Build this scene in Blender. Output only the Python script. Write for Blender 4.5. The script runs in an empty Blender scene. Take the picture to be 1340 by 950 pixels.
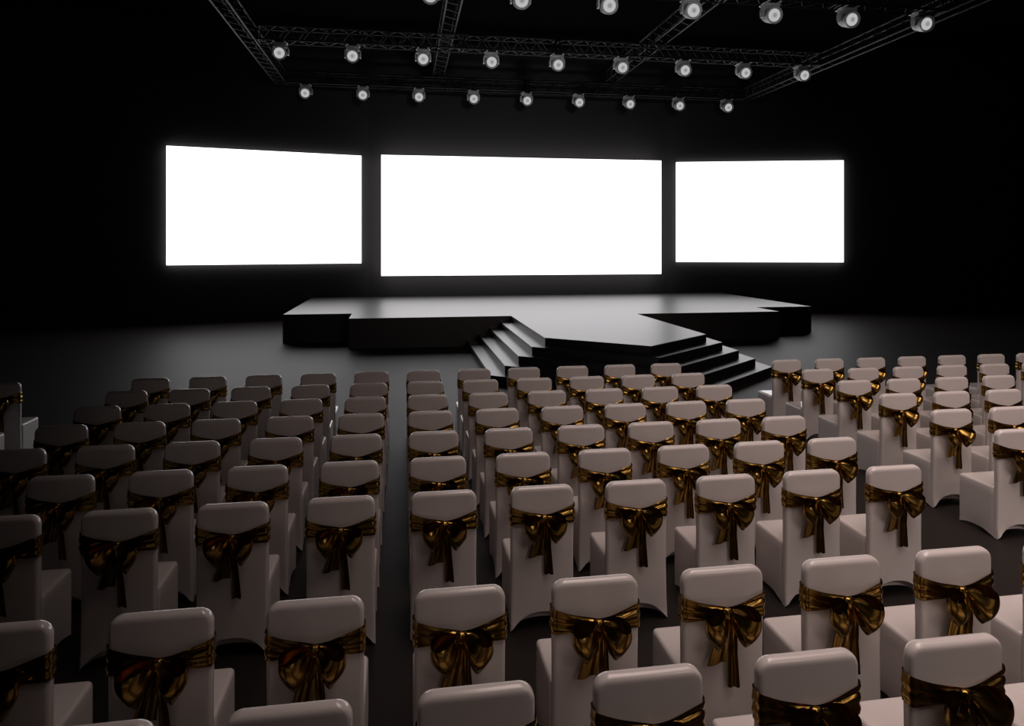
import bpy, bmesh, math, random
from mathutils import Vector, Matrix
PI = math.pi
random.seed(7)
scene = bpy.context.scene
col = scene.collection

# ------------------------------------------------------------------ helpers
def nodes(name):
    m = bpy.data.materials.new(name); m.use_nodes = True
    return m, m.node_tree.nodes, m.node_tree.links, m.node_tree.nodes['Principled BSDF']

def plain(name, rgb, rough=.5, metal=0., spec=.5, bump=None, sheen=0., vary=0.):
    m, N, L, p = nodes(name)
    p.inputs['Base Color'].default_value = (*rgb, 1)
    p.inputs['Roughness'].default_value = rough
    p.inputs['Metallic'].default_value = metal
    p.inputs['Specular IOR Level'].default_value = spec
    p.inputs['Sheen Weight'].default_value = sheen
    tc = N.new('ShaderNodeTexCoord')
    if bump:
        sc, st, dist = bump
        n = N.new('ShaderNodeTexNoise'); n.inputs['Scale'].default_value = sc
        n.inputs['Detail'].default_value = 4
        b = N.new('ShaderNodeBump'); b.inputs['Strength'].default_value = st
        b.inputs['Distance'].default_value = dist
        L.new(tc.outputs['Object'], n.inputs['Vector'])
        L.new(n.outputs['Fac'], b.inputs['Height']); L.new(b.outputs['Normal'], p.inputs['Normal'])
    if vary:
        n = N.new('ShaderNodeTexNoise'); n.inputs['Scale'].default_value = 3.; n.inputs['Detail'].default_value = 5
        mx = N.new('ShaderNodeMixRGB')
        mx.inputs['Color1'].default_value = (*[c*(1-vary) for c in rgb], 1)
        mx.inputs['Color2'].default_value = (*[c*(1+vary) for c in rgb], 1)
        L.new(tc.outputs['Object'], n.inputs['Vector']); L.new(n.outputs['Fac'], mx.inputs['Fac'])
        L.new(mx.outputs['Color'], p.inputs['Base Color'])
    return m

def emitter(name, rgb, strength):
    m = bpy.data.materials.new(name); m.use_nodes = True
    N, L = m.node_tree.nodes, m.node_tree.links
    N.clear()
    e = N.new('ShaderNodeEmission'); o = N.new('ShaderNodeOutputMaterial')
    e.inputs['Color'].default_value = (*rgb, 1); e.inputs['Strength'].default_value = strength
    L.new(e.outputs[0], o.inputs[0])
    return m, N, L, e

def mesh_obj(name, bm, mat, parent=None, smooth=True, normals=True):
    if normals: bmesh.ops.recalc_face_normals(bm, faces=bm.faces)
    me = bpy.data.meshes.new(name); bm.to_mesh(me); bm.free()
    me.materials.append(mat)
    if smooth:
        for p in me.polygons: p.use_smooth = True
        me.set_sharp_from_angle(angle=math.radians(42))
    o = bpy.data.objects.new(name, me); col.objects.link(o)
    if parent: o.parent = parent
    return o

def thing(name, label, cat, loc=(0,0,0), rz=0, group=None):
    o = bpy.data.objects.new(name, None); col.objects.link(o)
    o.location = loc; o.rotation_euler = (0,0,rz); o.empty_display_size = .1
    tag(o, label, cat, group); return o

def tag(o, label, cat, group=None):
    o['label'] = label; o['category'] = cat
    if group: o['group'] = group

def structure(o):
    o['kind'] = 'structure'; return o

def copy_tree(o, parent=None):
    c = o.copy(); col.objects.link(c)
    if parent: c.parent = parent
    for ch in list(o.children): copy_tree(ch, c)
    return c

def add_box(bm, c, s, bev=0., mat=None):
    r = bmesh.ops.create_cube(bm, size=1.)
    vs = r['verts']
    bmesh.ops.scale(bm, vec=s, verts=vs)
    if bev:
        es = list({e for v in vs for e in v.link_edges})
        rr = bmesh.ops.bevel(bm, geom=es, offset=bev, segments=2, profile=.5, affect='EDGES')
        vs = list({v for f in rr['faces'] for v in f.verts} | {v for v in vs if v.is_valid})
    M = Matrix.Translation(c) @ (mat if mat else Matrix())
    bmesh.ops.transform(bm, matrix=M, verts=vs)

def add_rod(bm, a, b, r, seg=6, caps=True):
    a, b = Vector(a), Vector(b); d = b-a
    q = d.to_track_quat('Z','Y').to_matrix().to_4x4()
    rs = []
    for k in (a, b):
        rs.append([bm.verts.new(k + (q @ Vector((r*math.cos(2*PI*i/seg), r*math.sin(2*PI*i/seg), 0)))) for i in range(seg)])
    for i in range(seg):
        j = (i+1) % seg
        bm.faces.new((rs[0][i], rs[0][j], rs[1][j], rs[1][i]))
    if caps:
        bm.faces.new(rs[0][::-1]); bm.faces.new(rs[1])

def loft(bm, rings, closed=True, cap0=False, cap1=False):
    V = [[bm.verts.new(p) for p in r] for r in rings]
    n = len(V[0])
    for a, b in zip(V, V[1:]):
        for i in range(n if closed else n-1):
            j = (i+1) % n
            bm.faces.new((a[i], a[j], b[j], b[i]))
    if cap0: bm.faces.new(V[0][::-1])
    if cap1: bm.faces.new(V[-1])
    return V

def lathe_y(bm, prof, seg=28):       # prof: list of (radius, y)
    rings = [[(r*math.cos(2*PI*i/seg), y, r*math.sin(2*PI*i/seg)) for i in range(seg)] for r, y in prof]
    loft(bm, rings, True, prof[0][0] > 1e-5, prof[-1][0] > 1e-5)

def rrect(hw, y0, y1, r, nx=14, ny=8, nc=5):
    """points (x,y) round a rounded rectangle, counter-clockwise from the rear left"""
    r = min(r, hw*.98, (y1-y0)*.49)
    P = []
    def edge(a, b, n):
        for i in range(n): 
            t = i/n; P.append((a[0]+(b[0]-a[0])*t, a[1]+(b[1]-a[1])*t))
    def arc(cx, cy, a0):
        for i in range(nc):
            a = a0 + PI/2*i/nc; P.append((cx+r*math.cos(a), cy+r*math.sin(a)))
    edge((-hw+r, y0), (hw-r, y0), nx); arc(hw-r, y0+r, -PI/2)
    edge((hw, y0+r), (hw, y1-r), ny); arc(hw-r, y1-r, 0)
    edge((hw-r, y1), (-hw+r, y1), nx); arc(-hw+r, y1-r, PI/2)
    edge((-hw, y1-r), (-hw, y0+r), ny); arc(-hw+r, y0+r, PI)
    return P

# ------------------------------------------------------------------ materials
M_cover  = plain('cover_fabric', (.74,.685,.67), .20, 0, .75, (420, .06, .001), .05)
M_sash   = plain('gold_satin', (.31,.185,.045), .23, 1., .5, (60, .12, .003), 0, .18)
M_floor  = plain('black_floor', (.019,.0155,.0145), .50, 0, .14, (260, .05, .001))
M_stage  = plain('stage_black', (.008,.0075,.0077), .37, 0, 1., (300, .06, .001))
M_back   = plain('black_backdrop', (.042,.040,.0415), .9, 0, .05)
M_wall   = plain('black_drape_wall', (.012,.0115,.0115), .9, 0, .0)
M_dark   = plain('black_paint', (.004,.004,.004), .9, 0, .0)
M_truss  = plain('truss_metal', (.010,.010,.0105), .5, .1, .25)
M_lamp   = plain('lamp_housing', (.50,.50,.51), .42, .1, .5, (90, .05, .001))
M_bracket= plain('lamp_bracket', (.75,.75,.75), .4, .2, .5)
M_screen, *_ = emitter('screen_white', (1., .975, .995), 2.35)

def lens_mat():
    m, N, L, e = emitter('lens_glow', (1,1,1), 1.)
    tc = N.new('ShaderNodeTexCoord'); ln = N.new('ShaderNodeVectorMath'); ln.operation = 'LENGTH'
    mp = N.new('ShaderNodeMath'); mp.operation = 'DIVIDE'; mp.inputs[1].default_value = .132
    cr = N.new('ShaderNodeValToRGB')
    L.new(tc.outputs['Object'], ln.inputs[0]); L.new(ln.outputs['Value'], mp.inputs[0]); L.new(mp.outputs[0], cr.inputs[0])
    cr.color_ramp.interpolation = 'LINEAR'
    E = cr.color_ramp.elements
    E[0].position = 0; E[0].color = (.42,.42,.42,1)
    E[1].position = 1; E[1].color = (.42,.42,.42,1)
    for p, v in ((.12,.38),(.20,.26),(.36,.27),(.45,.42),(.62,.48),(.9,.46)):
        k = E.new(p); k.color = (v,v,v,1)
    L.new(cr.outputs['Color'], e.inputs['Color'])
    return m
M_lens = lens_mat()

# ------------------------------------------------------------------ camera (stage frame: +Y is towards the stage)
TH = .159; H = 2.473
cam = bpy.data.cameras.new('camera'); co = bpy.data.objects.new('camera', cam); col.objects.link(co)
co.location = (0,0,H); co.rotation_euler = (PI/2, 0, -TH)
cam.sensor_width = 36; cam.lens = 893/1340*36; cam.shift_y = -(475-320.8)/1340
cam.clip_end = 200
scene.camera = co

def project(p):
    x, y, z = p
    X = x*math.cos(TH)-y*math.sin(TH); Y = x*math.sin(TH)+y*math.cos(TH)
    if Y < .15: return None
    return 670+893*X/Y, 320.8+893*(H-z)/Y

# ------------------------------------------------------------------ room
CU = 4.27
XL, XR, YN, CEIL = CU-17.5, CU+17.5, -7.0, 9.6
def slab(name, c, s, mat):
    bm = bmesh.new(); add_box(bm, c, s)
    return structure(mesh_obj(name, bm, mat, smooth=False))
slab('floor', (CU, 9., -.05), (36., 33., .1), M_floor)
slab('ceiling', (CU, 9., CEIL+.05), (36., 33., .1), M_dark)
slab('wall_left', (XL-.1, 8.9, CEIL/2), (.2, 31.6, CEIL), M_wall)
slab('wall_right', (XR+.1, 8.9, CEIL/2), (.2, 31.6, CEIL), M_wall)
slab('wall_near', (CU, YN-.1, CEIL/2), (35.4, .2, CEIL), M_wall)
SLOPE = math.radians(14.2); WV, WX = 24.10, 5.42         # the backdrop's wings angle towards the seats
slab('wall_back', (CU, WV+.1, CEIL/2), (2*WX, .2, CEIL), M_back)
for sx, nm in ((-1,'wall_back_left'), (1,'wall_back_right')):
    w_ = slab(nm, (0, 0, 0), (12.4, .2, CEIL), M_back)
    d_ = Vector((sx*math.cos(SLOPE), -math.sin(SLOPE), 0)); n_ = Vector((sx*math.sin(SLOPE), math.cos(SLOPE), 0))
    w_.location = Vector((CU+sx*WX, WV, CEIL/2))+d_*6.2+n_*.1; w_.rotation_euler = (0,0,-sx*SLOPE)

# ------------------------------------------------------------------ LED screens
def led_screen(label, a, b, z0, z1, depth):
    """a, b: plan points of the front face, left to right; depth back to the wall"""
    a, b = Vector((*a, 0)), Vector((*b, 0)); d = b-a; w = d.length; ang = math.atan2(d.y, d.x)
    mid = (a+b)/2
    t = thing('led_screen', label, 'screen', (mid.x, mid.y, z0), ang, 'screens behind the stage')
    h = z1-z0
    bm = bmesh.new(); k = min(depth-.03, .30); add_box(bm, (0, k/2, h/2), (w, k, h), .004)  # glowing sides added to throw a bloom-like halo on the backdrop
    mesh_obj('display', bm, M_screen, t)
    bm = bmesh.new(); add_box(bm, (0, (k+depth)/2, h/2), (w-.4, depth-k, h-.4), .006)
    mesh_obj('cabinet', bm, M_dark, t)
led_screen('large blank white centre screen above the stage', (CU-4.985, 23.55), (CU+4.985, 23.55), 1.43, 5.535, .54)
led_screen('blank white angled screen left of the centre screen', (CU-11.45, 22.42), (CU-5.66, 23.885), 1.855, 5.535, .145)
led_screen('blank white angled screen right of the centre screen', (CU+5.70, 23.885), (CU+11.45, 22.42), 1.855, 5.535, .145)

# ------------------------------------------------------------------ stage
def prism(bm, pts, z0, z1, bev=.008):
    f0 = [bm.verts.new((x, y, z0)) for x, y in pts]; f1 = [bm.verts.new((x, y, z1)) for x, y in pts]
    n = len(pts); top = bm.faces.new(f1); bm.faces.new(f0[::-1])
    for i in range(n):
        j = (i+1) % n; bm.faces.new((f0[i], f0[j], f1[j], f1[i]))
    if bev: bmesh.ops.bevel(bm, geom=[e for e in top.edges], offset=bev, segments=1, affect='EDGES')
SH, RISE, D = .725, .145, .275
V_MAIN, V_WING, V_BACK, V_C, V_TIP = 16.66, 17.88, 23.55, 12.62, 11.277
HT, HM, HW = 1.615, 5.54, 7.25
stage = thing('stage', 'black stage platform with wings and a pointed stepped tongue', 'stage', (0,0,0))
bm = bmesh.new()
W0 = [(CU-HW,V_WING),(CU-HM,V_WING),(CU-HM,V_MAIN)]; W1 = [(CU+HM,V_MAIN),(CU+HM,V_WING),(CU+HW,V_WING),(CU+HW,V_BACK),(CU-HW,V_BACK)]
prism(bm, W0+W1, 0, SH-RISE, 0)
prism(bm, W0+[(CU-HT,V_MAIN),(CU-HT,V_C),(CU-.02,V_TIP),(CU+HT,V_C),(CU+HT,V_MAIN)]+W1, SH-RISE, SH)
mesh_obj('platform', bm, M_stage, stage, smooth=False)
n2 = Vector((-(V_C-V_TIP), -HT)).normalized()     # outward normal of the tongue's front left edge
for k in range(1, 5):
    d = D*k
    cx = HT+d; cv = V_C - d*(1+n2.x)/(-n2.y); tv = V_TIP - d/(-n2.y)
    z1 = SH-RISE*k
    bm = bmesh.new()
    prism(bm, [(CU-cx, V_MAIN), (CU-cx, cv), (CU-.02, tv), (CU+cx, cv), (CU+cx, V_MAIN)], z1-RISE, z1)
    mesh_obj('step', bm, M_stage, stage, smooth=False)

# ------------------------------------------------------------------ trusses
TZ, TS = 7.64, .40
def truss(label, p0, p1, group, cables=()):
    """square box truss, bottom centre from p0 to p1 (horizontal)"""
    a, b = Vector(p0), Vector(p1); d = b-a; Ln = d.length; ang = math.atan2(d.y, d.x)
    t = thing('lighting_truss', label, 'truss', a, ang, group)
    h = TS/2; R = .026
    C = {(sy, sz): (sy*(h-R), (R if sz < 0 else TS-R)) for sy in (-1,1) for sz in (-1,1)}
    for k in C.values():
        bm = bmesh.new(); add_rod(bm, (0, *k), (Ln, *k), R, 8); mesh_obj('chord', bm, M_truss, t)
    n = max(2, round(Ln/.5)); st = Ln/n
    for f, (k0, k1) in enumerate((((-1,-1),(1,-1)), ((-1,1),(1,1)), ((-1,-1),(-1,1)), ((1,-1),(1,1)))):
        bm = bmesh.new()
        for i in range(n):
            x0 = i*st; q0, q1 = (k0, k1)
            add_rod(bm, (x0, *C[q0]), (x0+st/2, *C[q1]), .011, 5, False)
            add_rod(bm, (x0+st/2, *C[q1]), (x0+st, *C[q0]), .011, 5, False)
        m = max(1, round(Ln/2.5))
        for i in range(m+1):
            for s in ((0,) if i in (0, m) else (-.06, .06)):
                x = min(max(i*Ln/m+s, .02), Ln-.02)
                add_rod(bm, (x, *C[k0]), (x, *C[k1]), .016, 5, False)
        mesh_obj('bracing', bm, M_truss, t)
    for x in cables:
        bm = bmesh.new(); add_rod(bm, (x, 0, TS-.03), (x, 0, CEIL-a.z), .006, 5)
        add_rod(bm, (x, -h+.02, TS-.012), (x, h-.02, TS-.012), .02, 6)
        mesh_obj('hanging_cable', bm, M_dark, t)
    return t
ROWV = (22.77, 18.14, 13.53)
UL, U1, U2, UR = CU-8.125, 1.17, 7.03, CU+7.83
VF = 8.4
truss('side truss at the left edge of the lighting rig', (UL, VF, TZ), (UL, ROWV[0]+.2, TZ), 'trusses running from stage to seats', (.5, 13.5))
truss('side truss at the right edge of the lighting rig', (UR, VF, TZ), (UR, ROWV[0]+.2, TZ), 'trusses running from stage to seats', (.5, 13.5))
truss('inner truss left of centre lying across the lamp rows', (U1, VF, TZ+TS+.002), (U1, ROWV[0]+.2, TZ+TS+.002), 'trusses running from stage to seats')
truss('inner truss right of centre lying across the lamp rows', (U2, VF, TZ+TS+.002), (U2, ROWV[0]+.2, TZ+TS+.002), 'trusses running from stage to seats')
for v, lab in zip(ROWV, ('rearmost cross truss, carrying the lamp row nearest the screens', 'middle cross truss, carrying the second lamp row from the screens', 'front cross truss at the photo top, carrying the nearest lamp row')):
    truss(lab, (UL+TS/2+.03, v, TZ), (UR-TS/2-.03, v, TZ), 'cross trusses carrying lamps')

# ------------------------------------------------------------------ moving head lamps
def make_lamp():
    t = thing('stage_light', '', 'stage light', (0,0,0), 0, 'stage lights under the trusses')
    bm = bmesh.new(); add_box(bm, (0,0,-.055), (.33,.24,.07), .012)
    mesh_obj('base', bm, M_lamp, t)
    bm = bmesh.new(); add_box(bm, (0,0,-.011), (.36,.12,.020), .004)
    for s in (-1,1): add_box(bm, (s*.13,0,-.011), (.05,.40,.018), .004)
    mesh_obj('clamp', bm, M_bracket, t)
    bm = bmesh.new()
    rings = []
    for s in (-1,):
        pass
    path = [(-.19,-.31),(-.195,-.22),(-.19,-.135),(-.165,-.105),(-.10,-.098),(.10,-.098),(.165,-.105),(.19,-.135),(.195,-.22),(.19,-.31)]
    for i, (x, z) in enumerate(path):
        x0, z0 = path[max(i-1,0)]; x1, z1 = path[min(i+1,len(path)-1)]
        tx, tz = x1-x0, z1-z0; l = math.hypot(tx, tz); nx, nz = -tz/l, tx/l
        w = .05 if i in (0, len(path)-1) else .07
        q = .016
        rings.append([(x+nx*q, -w, z+nz*q), (x+nx*q, w, z+nz*q), (x-nx*q, w, z-nz*q), (x-nx*q, -w, z-nz*q)])
    loft(bm, rings, True, True, True)
    mesh_obj('yoke', bm, M_lamp, t)
    bm = bmesh.new()
    lathe_y(bm, [(.05,.20),(.095,.185),(.13,.15),(.148,.09),(.152,.03),(.146,.025),(.146,.01),(.158,.005),(.168,-.08),(.174,-.17),(.178,-.198),(.172,-.200),(.136,-.168),(.02,-.166)], 32)
    head = mesh_obj('head', bm, M_lamp, t)
    head.location = (0,0,-.255); head.rotation_euler = (math.radians(16),0,0)
    bm = bmesh.new()
    lathe_y(bm, [(.132,-.002),(.115,-.014),(.08,-.024),(.04,-.029),(.008,-.030)], 32)
    lens = mesh_obj('lens', bm, M_lens, head); lens.location = (0,-.168,0)
    return t
ORD = ['first','second','third','fourth','fifth','sixth','seventh','eighth','ninth','tenth','eleventh','twelfth']
lamp0 = make_lamp(); used = False
ROWN = ['rear lamp row', 'middle lamp row', 'front lamp row']
for r, v in enumerate(ROWV):
    for c in range(9):
        u = -3.08+1.807*c
        pj = project((u, v-.2, 7.22))
        if pj is None or pj[1] < -4 or not -20 < pj[0] < 1360: continue
        o = lamp0 if not used else copy_tree(lamp0); used = True
        o.location = (u, v, TZ-.002)
        o.rotation_euler = (0,0,0)
        k = c if r < 2 else c-2
        o['label'] = f"round white stage light under the truss, {ORD[k]} from the left in the {ROWN[r]}"

# ------------------------------------------------------------------ chairs
CW, CH = .207, .918          # half width, height
def folds(x, y, z, hw):
    """small stretch folds fanning up from the two rear feet"""
    g = max(0., 1-z/.30)
    s = 0
    for sx in (-1,1):
        a = math.atan2(z+.01, abs(x-sx*hw)+.001); r = math.hypot(z, x-sx*hw)
        s += math.sin(a*13+.6)*math.exp(-r/.13)
    return .0045*s*g
def hem(t, span=.115, p=2.4):   # t in -1..1 along one side of the skirt
    return .004 + span*(1-abs(t)**p)

def make_chair():
    root = thing('banquet_chair', '', 'chair')
    # backrest: full-height rear panel
    bm = bmesh.new(); rings = []
    Y0, Y1 = -.022, .033
    R = .062
    zs = [0,.03,.07,.12,.18,.25,.33,.42,.52,.62,.72,.80,CH-R]
    for q in range(1, 9): zs.append(CH-R+R*math.sin(q/9*PI/2))
    zs += [CH-.0015, CH]
    for iz, z in enumerate(zs):
        hw = CW*(1+.018*max(0,(.45-z)/.45)-.012*math.exp(-((z-.40)/.2)**2))
        d = 0
        if z > CH-R:
            k = (z-(CH-R))/R
            hw = hw-R+R*math.sqrt(max(0,1-k*k))
            e = CH-z
            d = .026-math.sqrt(max(0,.026**2-(.026-e)**2)) if e < .026 else 0
        d = min(d, .0255)
        ring = []
        for x, y in rrect(hw, Y0+d, Y1-d, .019):
            zz = z
            if z < .42:
                t = max(-1, min(1, x/hw))
                hz = hem(t) if y < 0.02 else hem(t)*.5
                zz = hz + z*(.42-hz)/.42
            yy = y
            if y < 0: yy = y - folds(x, y, zz, hw) - .012*max(0,(.12-zz)/.12)*abs(x/hw)**3
            if z > .45 and y < 0: yy -= .004*(1-(x/hw)**2)   # slight crown over the padding
            ring.append((x, yy, zz))
        rings.append(ring)
    loft(bm, rings, True, False, True)
    mesh_obj('backrest', bm, M_cover, root)
    # seat with its skirt
    bm = bmesh.new(); rings = []
    SZ = .430; S0, S1 = .028, .392
    lv = [(0,0),(.04,0),(.10,0),(.18,0),(.27,0),(.35,0),(SZ-.022,0),(SZ-.010,.003),(SZ-.004,.008),(SZ-.0005,.014),(SZ,.022),(SZ+.0006,.06),(SZ+.001,.11),(SZ+.0012,.18)]
    for z, ins in lv:
        hw = CW*1.005-ins; ring = []
        y1 = S1-ins*.95; y0 = S0+min(ins, .17)*.95
        for x, y in rrect(hw, y0, y1, max(.004, .022-ins*.5), 14, 12, 4):
            zz = z; xx = x; yy = y
            if z < .40:
                tx = max(-1, min(1, x/hw)); ty = max(-1, min(1, (y-(S0+S1)/2)/((S1-S0)/2)))
                hz = hem(tx, .09) if abs(ty) > .97 else hem(ty, .035)
                zz = hz+z*(.40-hz)/.40
                fl = max(0,(.15-zz)/.15)
                if abs(ty) > .97: yy += math.copysign(1, ty)*(folds(x, y, zz, hw)+.006*fl*abs(tx)**3)
                else: xx += math.copysign(1, x)*(folds(y-(S0+S1)/2, x, zz, (S1-S0)/2)*.8-.010*fl*(1-ty*ty))
            ring.append((xx, yy, zz))
        rings.append(ring)
    loft(bm, rings, True, False, True)
    mesh_obj('seat', bm, M_cover, root)
    # sash band
    bm = bmesh.new(); NT = 15; cols = []
    base = rrect(CW+.003, Y0-.007, Y1+.004, .020, 36, 6, 6)
    for x, y in base:
        k = min(1, abs(x)/CW)
        rear = y < Y0+.03
        top = .752+.050*k**1.6 if rear else .800
        bot = .690-.008*k if rear else .682
        nx, ny = (0,-1) if y < Y0 else ((0,1) if y > Y1 else (math.copysign(1,x),0))
        if rear and abs(x) > CW-.02:
            v = Vector((x-math.copysign(CW-.018,x), y-(Y0+.012))).normalized(); nx, ny = v.x, v.y
        c = []
        for i in range(NT):
            t = i/(NT-1)
            ph = x*9
            pl = .0100*abs(math.sin(PI*(2.3*t+.25*math.sin(ph)+.1)))**.7+.0040*math.sin(PI*(5.6*t)+x*19+1.)
            pl *= .55+.45*math.sin(PI*t)**.5
            ex = (.0125*(1-k)**2 if rear else 0)+.001+pl*(1-.62*k**3)
            wob = .003*math.sin(x*31+t*3)
            c.append((x+nx*ex, y+ny*ex-(.004*(1-k*k) if rear else 0), bot+(top-bot)*t+wob*(1-k)))
        cols.append(c)
    cols.append(cols[0])
    loft(bm, cols, False)
    bmesh.ops.remove_doubles(bm, verts=bm.verts, dist=1e-5)
    sash = mesh_obj('sash', bm, M_sash, root)
    KZ, KY = .722, Y0-.034
    # knot
    bm = bmesh.new(); rings = []
    for i in range(17):
        a = PI*i/16; zz = math.cos(a)
        rad = math.sin(a)**.6
        rings.append([((.026+.004*abs(zz))*rad*math.cos(b)*(1+.10*math.sin(7*b+2*zz)), .021*rad*math.sin(b)*(1+.10*math.sin(7*b+2*zz)), .029*zz) for b in [2*PI*j/24 for j in range(24)]])
    loft(bm, rings, True, False, False)
    bmesh.ops.remove_doubles(bm, verts=bm.verts, dist=1e-5)
    kn = mesh_obj('knot', bm, M_sash, sash); kn.location = (0, KY, KZ)
    # loops
    for sx in (-1,1):
        bm = bmesh.new(); rows = []
        NS, NT = 40, 12
        a = Vector((sx*.80, -.60, 0)); n = Vector((sx*.60, .80, 0))
        L = .152 if sx < 0 else .148
        for i in range(NS+1):
            s = i/NS; xi = (1-math.cos(2*PI*s))/2; w = math.sin(2*PI*s)
            row = []
            for j in range(NT+1):
                t = j/NT
                h = .034+.112*math.sin(PI*.72*xi)**.9
                ztop = .014-.006*xi+.016*math.sin(PI*xi)+.020*w*xi**.6
                x = L*xi*(1-.30*t*t*xi)+.012*math.sin(PI*t)*xi
                b = (.026+.036*math.sin(PI*min(1, .12+t*.9))) if w < 0 else .046*(1-.7*t)
                off = b*w*xi**.35
                cr = .0080*math.sin(PI*(2.6*t-1.0*xi)+sx+s*2)*(.25+.75*(1-xi))*min(1, xi*5)-.012*math.sin(PI*t)*math.sin(2*PI*s)*-1*xi
                p = a*x + n*(off+cr) + Vector((0, .018*t*xi, ztop-h*t))
                row.append(p)
            rows.append(row)
        loft(bm, rows, False)
        bmesh.ops.remove_doubles(bm, verts=bm.verts, dist=1e-5)
        o = mesh_obj('bow_loop', bm, M_sash, sash); o.location = (sx*.010, KY+.004, KZ)
    # tails
    for (p0, p1, w0, w1, sl, seed) in (((-.008,-.002,-.012),(-.052,.004,-.232),.026,.098,.020,1.),((.016,-.004,-.012),(.034,.008,-.352),.024,.056,-.008,2.3)):
        bm = bmesh.new(); rows = []
        for i in range(25):
            s = i/24; row = []
            c = Vector(p0).lerp(Vector(p1), s); w = w0+(w1-w0)*s**.7
            for j in range(15):
                t = j/14-.5
                amp = .012*(1-.35*s)
                yy = -amp*math.sin(2*PI*1.35*t+seed+.7*s)-.006-.010*math.sin(PI*min(1,s*2))
                zz = sl*t*s+(.006*math.sin(9*t+seed) if i == 24 else 0)
                row.append((c.x+w*t, c.y+yy, c.z+zz))
            rows.append(row)
        loft(bm, rows, False)
        o = mesh_obj('tail', bm, M_sash, sash); o.location = (0, KY, KZ)
    return root

chair0 = make_chair(); used = False
def place(u, v, label, group):
    global used
    box = [project((u+dx, v+dy, z)) for dx in (-CW, CW) for dy in (-.03, .39) for z in (0, .43)] + [project((u+dx, v, CH)) for dx in (-CW, CW)]
    if any(b is None for b in box): return
    xs = [b[0] for b in box]; ys = [b[1] for b in box]
    if max(xs) < 3 or min(xs) > 1337 or min(ys) > 948: return
    # seats only enter the frame where the camera can see them
    o = chair0 if not used else copy_tree(chair0); used = True
    o.location = (u, v, 0); o.rotation_euler = (0,0,0)
    o['label'] = label; o['group'] = group
PITCH, ROWP = .633, .7026
def rowv(r): return 8.54-ROWP*(r-1)-(.5277 if r >= 8 else 0)
RN = ['front row','second row','third row','fourth row','fifth row','sixth row','seventh row','row just behind the cross aisle','rearmost row']
for r in range(1, 10):
    for c in range(-5, 6):
        where = f"{ORD[c]} chair right of the narrow gap" if c >= 0 else f"{ORD[-c-1]} chair left of the narrow gap"
        place(.2572+PITCH*c, rowv(r), f"white covered chair with gold bow, {RN[r-1]}, {where}" if r != 8 else f"white covered chair just behind the cross aisle, {where}", 'chairs in the middle block')
for r in range(1, 8):
    for c in range(0, 11):
        place(5.1393+PITCH*c, rowv(r), f"white covered chair in the right block, {RN[r-1]}, {ORD[c]} from the aisle", 'chairs in the right block')
    for c in range(0, 4):
        place(-4.49-PITCH*c, rowv(r), f"white covered chair in far left block, {RN[r-1]}, {ORD[c]} from aisle", 'chairs in the far left block')

# ------------------------------------------------------------------ lights
def area(name, loc, target, sx, sy, power, rgb, spread=180):
    l = bpy.data.lights.new(name, 'AREA'); l.shape = 'RECTANGLE'; l.size = sx; l.size_y = sy
    l.energy = power; l.color = rgb; l.spread = math.radians(spread)
    o = bpy.data.objects.new(name, l); col.objects.link(o); o.location = loc
    o.rotation_euler = (Vector(target)-Vector(loc)).to_track_quat('-Z','Y').to_euler()
    return o
area('house_light', (8.3,1.4,9.3), (10.1,1.4,0), 9., 15., 640, (1.,.80,.73), 94)
area('rear_light', (8.4,-5.6,7.3), (5.9,6.6,.3), 7., 2.6, 27, (1.,.80,.73), 44)
area('added_rig_fill', (4.,-6.2,5.), (4.2,18.,8.2), 1., .5, 34, (1.,.97,.95), 38)  # unseen fill added to lift the dark lamp housings, no real fixture

w = bpy.data.worlds.new('world'); scene.world = w; w.use_nodes = True
w.node_tree.nodes['Background'].inputs['Color'].default_value = (.003,.0028,.003,1)

scene.view_settings.view_transform = 'Standard'; scene.view_settings.look = 'None'
scene.view_settings.exposure = 0; scene.view_settings.gamma = 1
scene.view_settings.use_curve_mapping = False
scene.cycles.use_denoising = True
scene.cycles.max_bounces = 6
scene.cycles.sample_clamp_indirect = 3
